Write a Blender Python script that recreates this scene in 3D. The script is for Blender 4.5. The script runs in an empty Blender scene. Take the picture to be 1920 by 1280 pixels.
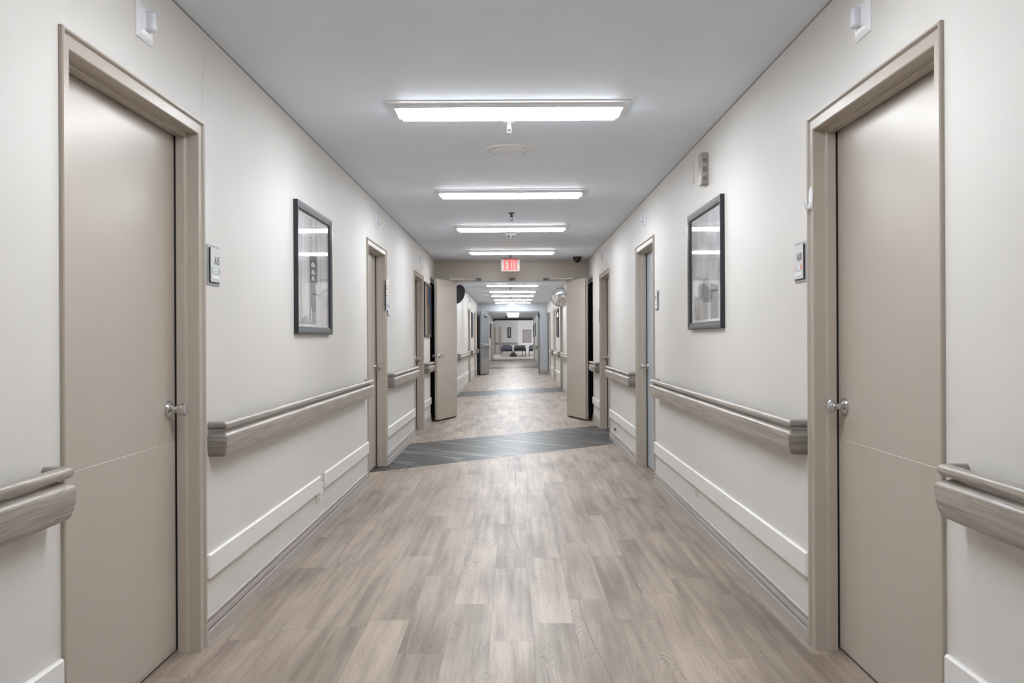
import bpy, bmesh, math, random
from mathutils import Vector
random.seed(7)
PI = math.pi
C = bpy.context.scene.collection

# ------------------------------------------------------------------ place
WL, WR = 1.26, 1.20          # camera axis to left / right wall
CH = 1.245                   # eye height
CZ = 2.513                   # ceiling height
P1, P2, YE = 14.92, 32.8, 58.0   # first doorway, second doorway, corridor end
FOC = 1750.0

# ------------------------------------------------------------------ materials
M = {}

def nmat(name):
    m = bpy.data.materials.new(name); m.use_nodes = True
    nt = m.node_tree
    return m, nt, nt.nodes['Principled BSDF']

def plain(name, col, rough=.5, metal=0., spec=.5, bump=0., bscale=200., coat=0.):
    m, nt, b = nmat(name)
    b.inputs['Base Color'].default_value = (*col, 1)
    b.inputs['Roughness'].default_value = rough
    b.inputs['Metallic'].default_value = metal
    b.inputs['Specular IOR Level'].default_value = spec
    if coat:
        b.inputs['Coat Weight'].default_value = coat
        b.inputs['Coat Roughness'].default_value = .05
    tc = nt.nodes.new('ShaderNodeTexCoord')
    n = nt.nodes.new('ShaderNodeTexNoise'); n.inputs['Scale'].default_value = bscale
    n.inputs['Detail'].default_value = 3
    nt.links.new(tc.outputs['Object'], n.inputs['Vector'])
    if bump:
        bp = nt.nodes.new('ShaderNodeBump'); bp.inputs['Strength'].default_value = bump
        bp.inputs['Distance'].default_value = .002
        nt.links.new(n.outputs['Fac'], bp.inputs['Height'])
        nt.links.new(bp.outputs['Normal'], b.inputs['Normal'])
    # faint mottling of the coat itself
    n2 = nt.nodes.new('ShaderNodeTexNoise'); n2.inputs['Scale'].default_value = 2.3
    n2.inputs['Detail'].default_value = 4
    nt.links.new(tc.outputs['Object'], n2.inputs['Vector'])
    mx = nt.nodes.new('ShaderNodeMix'); mx.data_type = 'RGBA'
    mx.inputs[6].default_value = (*[c*.97 for c in col], 1)
    mx.inputs[7].default_value = (*[min(1, c*1.03) for c in col], 1)
    nt.links.new(n2.outputs['Fac'], mx.inputs[0])
    nt.links.new(mx.outputs[2], b.inputs['Base Color'])
    M[name] = m
    return m

def emis(name, col, s):
    m, nt, b = nmat(name)
    b.inputs['Base Color'].default_value = (*col, 1)
    b.inputs['Emission Color'].default_value = (*col, 1)
    b.inputs['Emission Strength'].default_value = s
    M[name] = m

def glazing(name):
    m, nt, b = nmat(name)
    nt.nodes.remove(b)
    out = nt.nodes['Material Output']
    tr = nt.nodes.new('ShaderNodeBsdfTransparent')
    gl = nt.nodes.new('ShaderNodeBsdfGlossy'); gl.inputs['Roughness'].default_value = .03
    fr = nt.nodes.new('ShaderNodeFresnel'); ge = nt.nodes.new('ShaderNodeNewGeometry'); mr = nt.nodes.new('ShaderNodeMapRange')
    mr.inputs[3].default_value = 1.32; mr.inputs[4].default_value = 1/1.32      # same reflectance from both faces of the pane
    nt.links.new(ge.outputs['Backfacing'], mr.inputs[0]); nt.links.new(mr.outputs[0], fr.inputs['IOR'])
    mx = nt.nodes.new('ShaderNodeMixShader')
    nt.links.new(fr.outputs[0], mx.inputs[0])
    nt.links.new(tr.outputs[0], mx.inputs[1]); nt.links.new(gl.outputs[0], mx.inputs[2])
    nt.links.new(mx.outputs[0], out.inputs[0])
    M[name] = m

class NT:
    """little node helper"""
    def __init__(s, nt): s.nt = nt
    def new(s, t): return s.nt.nodes.new(t)
    def link(s, a, b): s.nt.links.new(a, b)
    def val(s, v, sock):
        if isinstance(v, (int, float)): sock.default_value = v
        else: s.link(v, sock)
    def math(s, op, a, b=0., c=0.):
        n = s.new('ShaderNodeMath'); n.operation = op
        s.val(a, n.inputs[0]); s.val(b, n.inputs[1]); s.val(c, n.inputs[2])
        return n.outputs[0]
    def comb(s, x, y, z):
        n = s.new('ShaderNodeCombineXYZ')
        s.val(x, n.inputs[0]); s.val(y, n.inputs[1]); s.val(z, n.inputs[2])
        return n.outputs[0]
    def noise(s, v, scale=1., detail=2., dist=0., rough=.5):
        n = s.new('ShaderNodeTexNoise'); s.link(v, n.inputs['Vector'])
        n.inputs['Scale'].default_value = scale; n.inputs['Detail'].default_value = detail
        n.inputs['Distortion'].default_value = dist; n.inputs['Roughness'].default_value = rough
        return n.outputs['Fac']
    def white(s, v):
        n = s.new('ShaderNodeTexWhiteNoise'); n.noise_dimensions = '3D'
        s.link(v, n.inputs['Vector']); return n.outputs['Value'], n.outputs['Color']
    def mapr(s, v, a, b, c=0., d=1.):
        n = s.new('ShaderNodeMapRange'); s.val(v, n.inputs[0])
        for i, q in enumerate((a, b, c, d)): n.inputs[i+1].default_value = q
        return n.outputs[0]
    def mix(s, f, a, b, blend='MIX'):
        n = s.new('ShaderNodeMix'); n.data_type = 'RGBA'; n.blend_type = blend
        s.val(f, n.inputs[0])
        for q, i in ((a, 6), (b, 7)):
            if isinstance(q, tuple): n.inputs[i].default_value = (*q, 1)
            else: s.link(q, n.inputs[i])
        return n.outputs[2]

def plank(name, light, dark, line, w, l, rot, rough, ringamt=.62, finestreak=.35, tone=1., sf=26.):
    m, nt, b = nmat(name); N = NT(nt)
    tc = N.new('ShaderNodeTexCoord')
    mp = N.new('ShaderNodeMapping'); mp.inputs['Rotation'].default_value = (0, 0, rot)
    N.link(tc.outputs['Object'], mp.inputs[0])
    sp = N.new('ShaderNodeSeparateXYZ'); N.link(mp.outputs[0], sp.inputs[0])
    x, y = sp.outputs[0], sp.outputs[1]
    xs = N.math('DIVIDE', N.math('ADD', x, 50.06), w); col = N.math('FLOOR', xs); fx = N.math('FRACT', xs)
    o1, _ = N.white(N.comb(col, 3.3, 1.7))
    ys = N.math('ADD', N.math('DIVIDE', N.math('ADD', y, 60.), l), N.math('MULTIPLY', o1, 7.3))
    row = N.math('FLOOR', ys); fy = N.math('FRACT', ys)
    r, rc = N.white(N.comb(col, row, .5))
    rs = N.new('ShaderNodeSeparateColor'); N.link(rc, rs.inputs[0])
    r2, r3 = rs.outputs[1], rs.outputs[2]
    gx = N.math('ADD', x, N.math('MULTIPLY', r, 37.)); gy = N.math('ADD', y, N.math('MULTIPLY', r2, 53.))
    # cathedral figure: contour lines of a stretched noise
    n1 = N.noise(N.comb(N.math('MULTIPLY', gx, 6.0), N.math('MULTIPLY', gy, .85), r3), 1., 2.2, .2)
    fr = N.math('FRACT', N.math('MULTIPLY', n1, 56.))
    ring = N.math('POWER', fr, 4.5)
    patch = N.mapr(N.noise(N.comb(N.math('MULTIPLY', gx, 5.), N.math('MULTIPLY', gy, .9), 4.), 1., 2.),   .47, .62)
    ring = N.math('MULTIPLY', ring, N.math('MULTIPLY_ADD', patch, .92, .08))
    # long soft streaks and fine pores
    st = N.noise(N.comb(N.math('MULTIPLY', gx, sf), N.math('MULTIPLY', gy, .9), 2.), 1., 3., .3)
    fine = N.noise(N.comb(N.math('MULTIPLY', gx, 170.), N.math('MULTIPLY', gy, 5.), 7.), 1., 3., .6)
    broad = N.noise(N.comb(N.math('MULTIPLY', gx, 4.), N.math('MULTIPLY', gy, .8), 9.), 1., 3.)
    t = N.math('ADD', N.math('MULTIPLY', N.mapr(st, .3, .7), finestreak), N.math('MULTIPLY', N.mapr(broad, .32, .68), .6))
    t = N.math('ADD', t, N.math('MULTIPLY', N.math('SUBTRACT', r3, .5), .22*tone))
    base = N.mix(N.mapr(t, .05, .85), light, dark)
    base = N.mix(N.math('MULTIPLY', ring, ringamt), base, line)
    base = N.mix(N.math('MULTIPLY', N.mapr(fine, .50, .74), .30), base, line)
    ex = N.math('MULTIPLY', N.math('MINIMUM', fx, N.math('SUBTRACT', 1., fx)), w)
    ey = N.math('MULTIPLY', N.math('MINIMUM', fy, N.math('SUBTRACT', 1., fy)), l)
    seam = N.math('LESS_THAN', N.math('MINIMUM', ex, ey), .0008)
    base = N.mix(N.math('MULTIPLY', seam, .55), base, line)
    N.link(base, b.inputs['Base Color'])
    N.link(N.mapr(st, .2, .8, rough-.04, rough+.06), b.inputs['Roughness'])
    bp = N.new('ShaderNodeBump'); bp.inputs['Strength'].default_value = .08; bp.inputs['Distance'].default_value = .001
    N.link(N.math('SUBTRACT', N.math('MULTIPLY', ring, -.5), seam), bp.inputs['Height'])
    N.link(bp.outputs[0], b.inputs['Normal'])
    M[name] = m

def railwood(name, axis, light, dark, line):
    m, nt, b = nmat(name); N = NT(nt)
    tc = N.new('ShaderNodeTexCoord')
    sp = N.new('ShaderNodeSeparateXYZ'); N.link(tc.outputs['Object'], sp.inputs[0])
    X, Y, Z = sp.outputs
    a, c = (Y, X) if axis == 'y' else (X, Y)
    v = N.comb(N.math('MULTIPLY', N.math('ADD', Z, N.math('MULTIPLY', c, .6)), 16.), N.math('MULTIPLY', a, .7), N.math('MULTIPLY', c, 6.))
    n1 = N.noise(v, 1., 2., .5)
    ring = N.math('POWER', N.math('FRACT', N.math('MULTIPLY', n1, 16.)), 4.)
    v2 = N.comb(N.math('MULTIPLY', N.math('ADD', Z, c), 90.), N.math('MULTIPLY', a, 2.5), 3.)
    st = N.noise(v2, 1., 3., .4)
    base = N.mix(N.mapr(st, .3, .7), light, dark)
    base = N.mix(N.math('MULTIPLY', ring, .38), base, line)
    N.link(base, b.inputs['Base Color'])
    b.inputs['Roughness'].default_value = .30
    M[name] = m

def printart(name, kind):
    m, nt, b = nmat(name); N = NT(nt)
    tc = N.new('ShaderNodeTexCoord'); sp = N.new('ShaderNodeSeparateXYZ'); N.link(tc.outputs['Object'], sp.inputs[0])
    X, Y, Z = sp.outputs
    if kind == 'bands':      # tall grey columns
        n = N.noise(N.comb(N.math('MULTIPLY', Y, 13.), N.math('MULTIPLY', Z, .7), 1.), 1., 3., .2)
        n2 = N.noise(N.comb(N.math('MULTIPLY', Y, 6.), N.math('MULTIPLY', Z, 5.), 5.), 1., 4.)
        c = N.mix(N.mapr(n, .32, .62), (.42, .42, .43), (.90, .90, .91))
        c = N.mix(N.math('MULTIPLY', N.mapr(n2, .45, .7), .5), c, (.5, .5, .51))
    elif kind == 'twigs':
        n = N.noise(N.comb(N.math('MULTIPLY', Y, 3.), N.math('MULTIPLY', Z, 3.), 1.), 1., 5., 1.2)
        n2 = N.noise(N.comb(N.math('MULTIPLY', N.math('ADD', Y, Z), 22.), N.math('MULTIPLY', N.math('SUBTRACT', Y, Z), 4.), 5.), 1., 2., 1.)
        c = N.mix(N.mapr(n, .35, .65), (.36, .36, .37), (.78, .78, .80))
        c = N.mix(N.math('MULTIPLY', N.mapr(n2, .58, .66), .5), c, (.88, .88, .90))
    else:
        n = N.noise(N.comb(N.math('MULTIPLY', Y, 5.), N.math('MULTIPLY', Z, .5), 1.), 1., 2., .3)
        c = N.mix(N.mapr(n, .4, .6), (.52, .42, .30), (.66, .60, .50))
    N.link(c, b.inputs['Base Color'])
    b.inputs['Roughness'].default_value = .6
    M[name] = m

plain('wall_paint', (.67, .648, .618), .5, bump=.12, bscale=160)
plain('ceiling_paint', (.81, .875, .955), .6, bump=.25, bscale=90)
plain('taupe_paint', (.445, .392, .336), .33, bump=.10, bscale=140)
plain('taupe_door', (.455, .402, .347), .32, bump=.10, bscale=170)
plain('base_vinyl', (.40, .362, .335), .42)
plain('guard_white', (.76, .745, .725), .38)
plain('blue_door', (.42, .455, .50), .35)
plain('blue_wall', (.50, .52, .545), .5, bump=.1, bscale=160)
plain('blue_leaf', (.175, .19, .203), .4)
plain('blue_dark', (.20, .225, .26), .4)
plain('white_plastic', (.80, .80, .83), .32)
plain('lens_plastic', (.68, .71, .755), .22)
plain('housing_white', (.84, .85, .875), .4)
plain('beige_plastic', (.62, .585, .52), .4)
plain('sign_grey', (.36, .35, .38), .38)
plain('sign_face', (.62, .61, .61), .42)
plain('sign_black', (.012, .012, .014), .4)
plain('label_white', (.82, .82, .83), .4)
plain('label_teal', (.12, .52, .43), .4)
plain('label_orange', (.85, .26, .04), .4)
plain('ink_grey', (.35, .35, .36), .5)
plain('ink_red', (.62, .06, .09), .5)
plain('ink_navy', (.03, .03, .09), .5)
plain('frame_black', (.022, .024, .034), .22)
plain('frame_grey', (.04, .039, .042), .45)
plain('mat_white', (.82, .82, .82), .6)
plain('chrome', (.62, .62, .63), .16, metal=1)
plain('satin_steel', (.50, .49, .47), .32, metal=1)
plain('chime_metal', (.36, .33, .29), .4, metal=.2)
plain('slot_dark', (.02, .02, .02), .6)
plain('dark_metal', (.06, .06, .07), .35, metal=.6)
plain('recess_shade', (.006, .006, .008), .6)
plain('gasket', (.015, .014, .016), .7)
plain('dome_black', (.012, .012, .016), .12)
plain('beam_dark', (.10, .094, .125), .6)
plain('upholstery', (.070, .062, .080), .7, bump=.3, bscale=60)
plain('upholstery_seat', (.035, .032, .045), .7)
plain('chair_black', (.012, .011, .014), .45)
plain('hatch_tan', (.33, .29, .275), .5)
plain('mirror', (.82, .84, .86), .03, metal=1)
plain('mirror_back', (.012, .012, .02), .4)
plain('sign_white', (.85, .85, .86), .4)
plain('sign_cream', (.235, .212, .185), .4)
plain('red_brown', (.16, .03, .035), .5)
plain('scratch_grey', (.19, .16, .145), .5)
plain('caulk', (.26, .25, .245), .7)
plain('crack_grey', (.42, .40, .38), .7)
plain('art_dark', (.10, .10, .105), .6)
plain('art_mid', (.33, .33, .34), .6)
plain('art_light', (.74, .74, .75), .6)
plain('art_orange', (.62, .27, .09), .6)
plain('art_blue', (.10, .19, .36), .6)
emis('lamp_white', (.92, .96, 1.), 24.)
emis('exit_red', (.9, .035, .035), .62)
glazing('glazing')
plank('oak_plank', (.50, .412, .34), (.205, .157, .123), (.07, .053, .042), .181, 1.22, 0., .42)
plank('grey_plank', (.27, .258, .25), (.03, .029, .0285), (.02, .019, .018), .18, 1.22, math.radians(-47), .40, .2, 1.5, 2.4, 11.)
railwood('rail_wood', 'y', (.46, .405, .352), (.245, .21, .18), (.10, .085, .074))
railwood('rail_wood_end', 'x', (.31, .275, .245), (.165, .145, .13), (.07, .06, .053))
printart('print_bands', 'bands'); printart('print_twigs', 'twigs'); printart('print_warm', 'warm')

# ------------------------------------------------------------------ mesh builder
ORI = {}

class MB:
    def __init__(s, f=None): s.bm = bmesh.new(); s.f = f or (lambda p: p); s.mi = 0
    def v(s, p): return s.bm.verts.new(s.f(tuple(p)))
    def face(s, vs):
        try:
            f = s.bm.faces.new(vs); f.material_index = s.mi; return f
        except ValueError: return None
    def poly(s, pts): s.face([s.v(p) for p in pts])
    def box(s, a0, a1, b0, b1, c0, c1, bev=0., seg=1):
        V = [s.v((x, y, z)) for x in (a0, a1) for y in (b0, b1) for z in (c0, c1)]
        F = [s.face([V[i] for i in q]) for q in ((0, 1, 3, 2), (4, 6, 7, 5), (0, 4, 5, 1), (2, 3, 7, 6), (0, 2, 6, 4), (1, 5, 7, 3))]
        if bev:
            E = {e for f in F for e in f.edges}
            bmesh.ops.bevel(s.bm, geom=list(E), offset=bev, segments=seg, affect='EDGES', profile=.5)
    def loft(s, rings, caps=True, closed=True):
        R = [[s.v(p) for p in r] for r in rings]
        n = len(R[0])
        for a, b in zip(R, R[1:]):
            for i in range(n if closed else n-1):
                j = (i+1) % n
                s.face([a[i], a[j], b[j], b[i]])
        if caps: s.face(R[0][::-1]); s.face(R[-1])
    def cyl(s, p0, p1, r0, r1=None, n=16, caps=True):
        s.tube([(p0, r0), (p1, r0 if r1 is None else r1)], n, caps)
    def tube(s, st, n=16, caps=True):
        """st: list of (point, radius) along any path"""
        rings = []
        for i, (p, r) in enumerate(st):
            p = Vector(p)
            a = Vector(st[max(i-1, 0)][0]); b = Vector(st[min(i+1, len(st)-1)][0])
            d = (b-a); d = d.normalized() if d.length > 1e-9 else Vector((0, 0, 1))
            u = d.orthogonal() if abs(d.z) > .9 else Vector((0, 0, 1)).cross(d)
            u.normalize(); w = d.cross(u)
            rings.append([tuple(p + (u*math.cos(t*2*PI/n) + w*math.sin(t*2*PI/n))*r) for t in range(n)])
        s.loft(rings, caps)
    def lathe(s, o, d, prof, n=24, caps=True):
        """profile of (distance along d, radius) from o"""
        o = Vector(o); d = Vector(d).normalized()
        u = d.orthogonal().normalized(); w = d.cross(u)
        rings = [[tuple(o + d*h + (u*math.cos(t*2*PI/n) + w*math.sin(t*2*PI/n))*max(r, 1e-4)) for t in range(n)] for h, r in prof]
        s.loft(rings, caps)
    def build(s, name, mats, parent=None, smooth=35., origin=None):
        bm = s.bm
        bmesh.ops.recalc_face_normals(bm, faces=bm.faces)
        if parent is not None: o = ORI[parent.name]
        elif origin is not None: o = Vector(origin)
        else:
            xs = [v.co.x for v in bm.verts]; ys = [v.co.y for v in bm.verts]; zs = [v.co.z for v in bm.verts]
            o = Vector(((min(xs)+max(xs))/2, (min(ys)+max(ys))/2, min(zs)))
        for v in bm.verts: v.co -= o
        me = bpy.data.meshes.new(name); bm.to_mesh(me); bm.free()
        for m in (mats if isinstance(mats, (list, tuple)) else [mats]): me.materials.append(M[m])
        if smooth:
            me.polygons.foreach_set('use_smooth', [True]*len(me.polygons))
            me.set_sharp_from_angle(angle=math.radians(smooth))
        ob = bpy.data.objects.new(name, me); C.objects.link(ob)
        if parent is not None: ob.parent = parent
        else: ob.location = o
        ORI[ob.name] = o
        return ob

def tag(o, label, cat, group=None, kind=None):
    o['label'] = label; o['category'] = cat
    if group: o['group'] = group
    if kind: o['kind'] = kind
    return o

def thing(name, loc, label, cat, group=None, kind=None):
    o = bpy.data.objects.new(name, None); C.objects.link(o); o.location = loc
    o.empty_display_size = .1
    ORI[o.name] = Vector(loc)
    return tag(o, label, cat, group, kind)

def wallmap(s):
    """(out of wall, along, up) -> world; s = -1 left wall, +1 right wall"""
    W = WL if s < 0 else WR
    return lambda p: (s*(W-p[0]), p[1], p[2])

def struct(b, name, mat, label, cat, smooth=35., origin=(0, 0, 0)):
    return tag(b.build(name, mat, None, smooth, origin), label, cat, None, 'structure')

# ------------------------------------------------------------------ shell
T = .16
DOORS_L = [(2.590, 3.785), (8.02, 9.215), (11.80, 12.985)]
DOORS_R = [(2.593, 3.775), (7.925, 9.10), (11.60, 12.90)]
DOORS_L2 = [(17.6, 18.79), (25.8, 26.99), (29.75, 30.94)]
DOORS_R2 = [(18.0, 19.19), (22.65, 23.84), (26.6, 27.79), (30.1, 31.29)]
DOORS_L3 = [(52.0, 53.2), (55.6, 56.8)]
DOORS_R3 = [(45.2, 46.4), (53.3, 54.5)]
FZ = 2.125      # frame top
PK1, PK2 = (14.10, P1), (31.95, P2)

def wall(name, s, doors, pockets, label):
    b = MB(wallmap(s))
    ops = sorted([(a+.014, c-.014, FZ-.014) for a, c in doors] + [(a, c, 2.2) for a, c in pockets])
    y = -5.
    for a, c, z in ops:
        b.box(-T, 0, y, a, 0, CZ); b.box(-T, 0, a, c, z, CZ); b.box(-T-.05, -T, a-.1, c+.1, 0, z+.1); y = c  # unseen panel added behind each opening to block outside light
    b.box(-T, 0, y, YE, 0, CZ)
    return struct(b, name, 'wall_paint', label, 'wall', None)

wl = wall('wall_left', -1, DOORS_L+DOORS_L2+DOORS_L3, [PK1, PK2], 'off-white painted corridor wall on the left with the A15 sign')
wr = wall('wall_right', 1, DOORS_R+DOORS_R2+DOORS_R3, [PK1, PK2], 'off-white painted corridor wall on the right with the vented chime box')
b = MB(); b.box(-WL-T, WR+T, -5.15, -5., 0, CZ)
struct(b, 'wall_back', 'wall_paint', 'off-white end wall of the corridor behind the viewer', 'wall', None)
b = MB(); b.box(-WL-T, WR+T, -5.15, YE, CZ, CZ+.1)
struct(b, 'ceiling', 'ceiling_paint', 'pale grey painted corridor ceiling carrying the light fixtures', 'ceiling', None)
b = MB(); b.box(-6, 6, -5.15, 90, -.1, 0)
floor = struct(b, 'floor', 'oak_plank', 'grey-brown oak plank floor running along the corridor', 'floor', None)

def scratch(pts, w, name='scratch', mat='scratch_grey'):
    b = MB(); P = []
    for px, py in pts:
        x = px-963; y = py-636
        u = x-y*.005; v = y+x*.005
        Y = CH*FOC/v; P.append(Vector((u*Y/FOC, Y, 0)))
    for i, (p, q) in enumerate(zip(P, P[1:])):
        d = (q-p); n = Vector((-d.y, d.x, 0)).normalized()*w/2
        b.poly([(p-n)+Vector((0, 0, .0006)), (p+n)+Vector((0, 0, .0006)), (q+n)+Vector((0, 0, .0006)), (q-n)+Vector((0, 0, .0006))])
    b.build(name, mat, floor, None)
scratch([(952, 857), (959, 864), (964, 874), (966.5, 889), (967, 913)], .006)
scratch([(958, 944), (954.8, 960), (956.5, 987), (962.5, 1010), (972, 1030), (978, 1040)], .004)
scratch([(1083.6, 1120), (1091, 1151), (1105, 1190), (1124, 1229), (1150, 1278)], .0045)

def band(y0, y1, k, label, i):
    """darker diagonal planks laid flush across the floor; y0/y1 at the left wall, k = run per metre"""
    b = MB()
    def e(y, x): return y+(x+WL)*k
    a, c = -WL-.10, WR+.10
    lo = [(a, e(y0, a)), (c, e(y0, c)), (c, e(y1, c)), (a, e(y1, a))]
    b.loft([[(x, y, -.01) for x, y in lo], [(x, y, .0008) for x, y in lo]])
    struct(b, 'trim_%d' % i, 'grey_plank', label, 'floor inlay', None)
band(8.83, 11.12, .895, 'dark grey diagonal plank band across the floor before the open doors', 1)
band(20.0, 22.0, .80, 'dark grey diagonal plank band just beyond the first open doors', 2)
band(38.3, 40.8, .80, 'dark plank band far down the hall past the blue doors', 3)
band(53.0, 55.2, .80, 'thin dark plank band at the far end of the hall', 4)

def window(n, lo, hi, axis, label):  # added out of view so daylight brightens the far lounge
    """glazed opening added for its daylight, filling the box lo..hi; axis = thin direction"""
    c = [(a+q)/2 for a, q in zip(lo, hi)]
    root = thing('window_%d' % n, (c[0], c[1], lo[2]), label, 'window', None, 'structure')
    k = 1-axis; w = .05
    def bx(b, a0, a1, z0, z1, d):
        q = [0]*6; q[axis*2] = c[axis]-d; q[axis*2+1] = c[axis]+d; q[k*2] = a0; q[k*2+1] = a1; q[4] = z0; q[5] = z1; b.box(*q)
    b = MB(); A0, A1, z0, z1 = lo[k], hi[k], lo[2], hi[2]; m = (A0+A1)/2
    for t in ((A0, A0+w, z0, z1), (A1-w, A1, z0, z1), (m-w/2, m+w/2, z0+w, z1-w), (A0+w, A1-w, z0, z0+w), (A0+w, A1-w, z1-w, z1)): bx(b, *t, .04)
    b.build('window_frame', 'guard_white', root, None)
    for t in ((A0+w, m-w/2), (m+w/2, A1-w)):
        b = MB(); bx(b, *t, z0+w, z1-w, .003); b.build('pane', 'glazing', root, None)

# baseboards
PROF = [(0, .116), (.005, .115), (.009, .112), (.009, .101), (.002, .098), (.002, .091), (.010, .088), (.011, .068),
        (.003, .065), (.003, .057), (.013, .053), (.015, .006), (.016, 0), (0, 0)]
def baseboard(name, s, doors, label):
    b = MB(wallmap(s))
    gaps = sorted([(a, c) for a, c in doors] + [PK1, (P1, P1+.15), PK2, (P2, P2+.15)])
    y = -5.
    for a, c in gaps + [(YE, YE)]:
        if a-y > .03:
            b.loft([[(d, y, z) for d, z in PROF], [(d, a, z) for d, z in PROF]])
        y = max(y, c)
    struct(b, name, 'base_vinyl', label, 'baseboard', 25)
baseboard('baseboard_left', -1, DOORS_L+DOORS_L2+DOORS_L3, 'taupe stepped vinyl baseboard along the left wall')
baseboard('baseboard_right', 1, DOORS_R+DOORS_R2+DOORS_R3, 'taupe stepped vinyl baseboard along the right wall')

for wo, sd in ((wl, -1), (wr, 1)):
    b = MB(wallmap(sd)); b.box(-.001, .0015, -5, P1-.012, CZ-.007, CZ); b.box(-.001, .0015, P1+.15, P2-.012, CZ-.007, CZ); b.build('caulk_line', 'caulk', wo, None)
# crack in the paint above the near left door corner
b = MB(wallmap(-1))
cr = [(3.815, 2.42), (3.808, 2.33), (3.79, 2.315), (3.785, 2.20), (3.783, 2.14)]
for (y, z), (y2, z2) in zip(cr, cr[1:]):
    b.poly([(.0006, y-.002, z), (.0006, y+.002, z), (.0006, y2+.002, z2), (.0006, y2-.002, z2)])
b.build('crack', 'crack_grey', wl, None)

# ------------------------------------------------------------------ doors
KZ = .975
dn = [0]
def knob(root, o, d, style, k=1.):
    """o = centre of rosette on the door face, d = outward direction"""
    b = MB(); b.lathe(o, d, [(0, .034*k), (.004, .035*k), (.010, .032*k), (.016, .018*k), (.020, .0125*k), (.034, .0115*k)], 28)
    r = b.build('rosette', 'chrome', root)
    b = MB()
    if style == 'barrel':
        pr = [(.030, .0115), (.033, .017), (.038, .0215), (.052, .0235), (.064, .0255), (.068, .0245), (.070, .020), (.0705, .010), (.0705, .001)]
    else:
        pr = [(.026, .0115), (.038, .012), (.046, .020), (.053, .0265), (.061, .0275), (.067, .023), (.0705, .013), (.0715, .001)]
    b.lathe(o, d, [(h*k, q*k) for h, q in pr], 28)
    b.build('door_knob', 'chrome', root)

def door(s, y0, y1, label, mat='taupe_door', style='barrel', latch='far', kick=False, dz=0.):
    dn[0] += 1
    W = WL if s < 0 else WR
    root = thing('door_%d' % dn[0], (s*W, (y0+y1)/2, 0), label, 'door', None, 'structure')
    f = wallmap(s)
    # frame: beaded face, jamb, stop
    pr = [(0, 0), (0, .010), (.003, .014), (.009, .014), (.012, .010), (.0135, .0035), (.016, .003), (.018, .005), (.052, .005), (.055, .002),
          (.055, -.043), (.058, -.046), (.065, -.047), (.067, -.050), (.067, -.083), (.055, -.083), (.055, -.145), (0, -.145)]
    b = MB(f)
    b.loft([[(d, y0+w, 0) for w, d in pr], [(d, y0+w, FZ-w) for w, d in pr], [(d, y1-w, FZ-w) for w, d in pr], [(d, y1-w, 0) for w, d in pr]])
    b.build('door_frame', 'taupe_paint', root, 30)
    b = MB(f)
    b.box(-.137, -.093, y0+.059, y1-.059, .012, FZ-.059, .002)
    b.build('door_panel', mat, root)
    if kick:
        b = MB(f); b.box(-.0935, -.0895, y0+.068, y1-.072, .03, .845, .0018)
        b.build('kick_plate', mat, root)
    yk = y1-.055-.078 if latch == 'far' else y0+.055+.078
    knob(root, f((-.093, yk, KZ)), (-s, 0, 0), style)
    # black weather gasket in the rabbet
    b = MB(f)
    for y in (y0+.0575, y1-.0575): b.box(-.137, -.086, y-.0015, y+.0015, .01, FZ-.06)
    b.box(-.137, -.086, y0+.057, y1-.057, FZ-.0590, FZ-.056)
    b.build('gasket', 'gasket', root, None)
    return root

door(-1, *DOORS_L[0], 'taupe room door nearest on the left, beside the A15 sign', kick=True)
door(-1, *DOORS_L[1], 'second taupe door on the left, with a paper notice on its frame')
door(-1, *DOORS_L[2], 'third taupe door on the left, before the orange picture')
door(1, *DOORS_R[0], 'taupe room door nearest on the right, with a white hook on its frame', style='ball', kick=True)
door(1, *DOORS_R[1], 'pale blue door in a taupe frame, second on the right', 'blue_door', 'ball')
door(1, *DOORS_R[2], 'third taupe door on the right, just before the open leaf', style='ball')
nm = ['first', 'second', 'third', 'fourth']
for i, d in enumerate(DOORS_L2): door(-1, *d, nm[i]+' closed taupe door on the left wall beyond the first open doors')
for i, d in enumerate(DOORS_R2): door(1, *d, nm[i]+' closed taupe door on the right wall beyond the first open doors', style='ball')
for i, d in enumerate(DOORS_L3): door(-1, *d, nm[i]+' closed door on the left wall past the blue-grey doorway')
for i, d in enumerate(DOORS_R3): door(1, *d, nm[i]+' closed door on the right wall past the blue-grey doorway', style='ball')

# ------------------------------------------------------------------ cross-corridor doorways
OL, OR, OZ = -.925, .866, 2.168
def portal(y, t, mat, fmat, name, label):
    root = thing(name, (0, y, 0), label, 'doorway', None, 'structure')
    b = MB()
    b.box(-WL-.0, OL-.05, y, y+t, 0, CZ); b.box(OR+.05, WR, y, y+t, 0, CZ); b.box(OL-.05, OR+.05, y, y+t, OZ+.05, CZ)
    b.build('wall_infill', mat, root, None)
    pr = [(0, -.012), (.05, -.012), (.053, -.009), (.053, .055), (.040, .060), (.040, t+.012), (0, t+.012)]  # (in from outer edge, depth)
    b = MB()
    x0, x1, z = OL-.05, OR+.05, OZ+.05
    b.loft([[(x0+w, y+d, 0) for w, d in pr], [(x0+w, y+d, z-w) for w, d in pr], [(x1-w, y+d, z-w) for w, d in pr], [(x1-w, y+d, 0) for w, d in pr]])
    b.build('door_frame', fmat, root, 30)
    b = MB()   # cover strips in the corners and at the ceiling
    b.box(-WL, -WL+.045, y-.006, y, 2.2, CZ); b.box(WR-.045, WR, y-.006, y, 2.2, CZ)
    b.box(-WL, WR, y-.012, y, CZ-.035, CZ)
    b.build('cover_strip', mat, root, None)
    return root
portal(P1, .15, 'taupe_paint', 'taupe_paint', 'trim_5', 'taupe painted doorway and header across the corridor under the exit sign')
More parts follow.
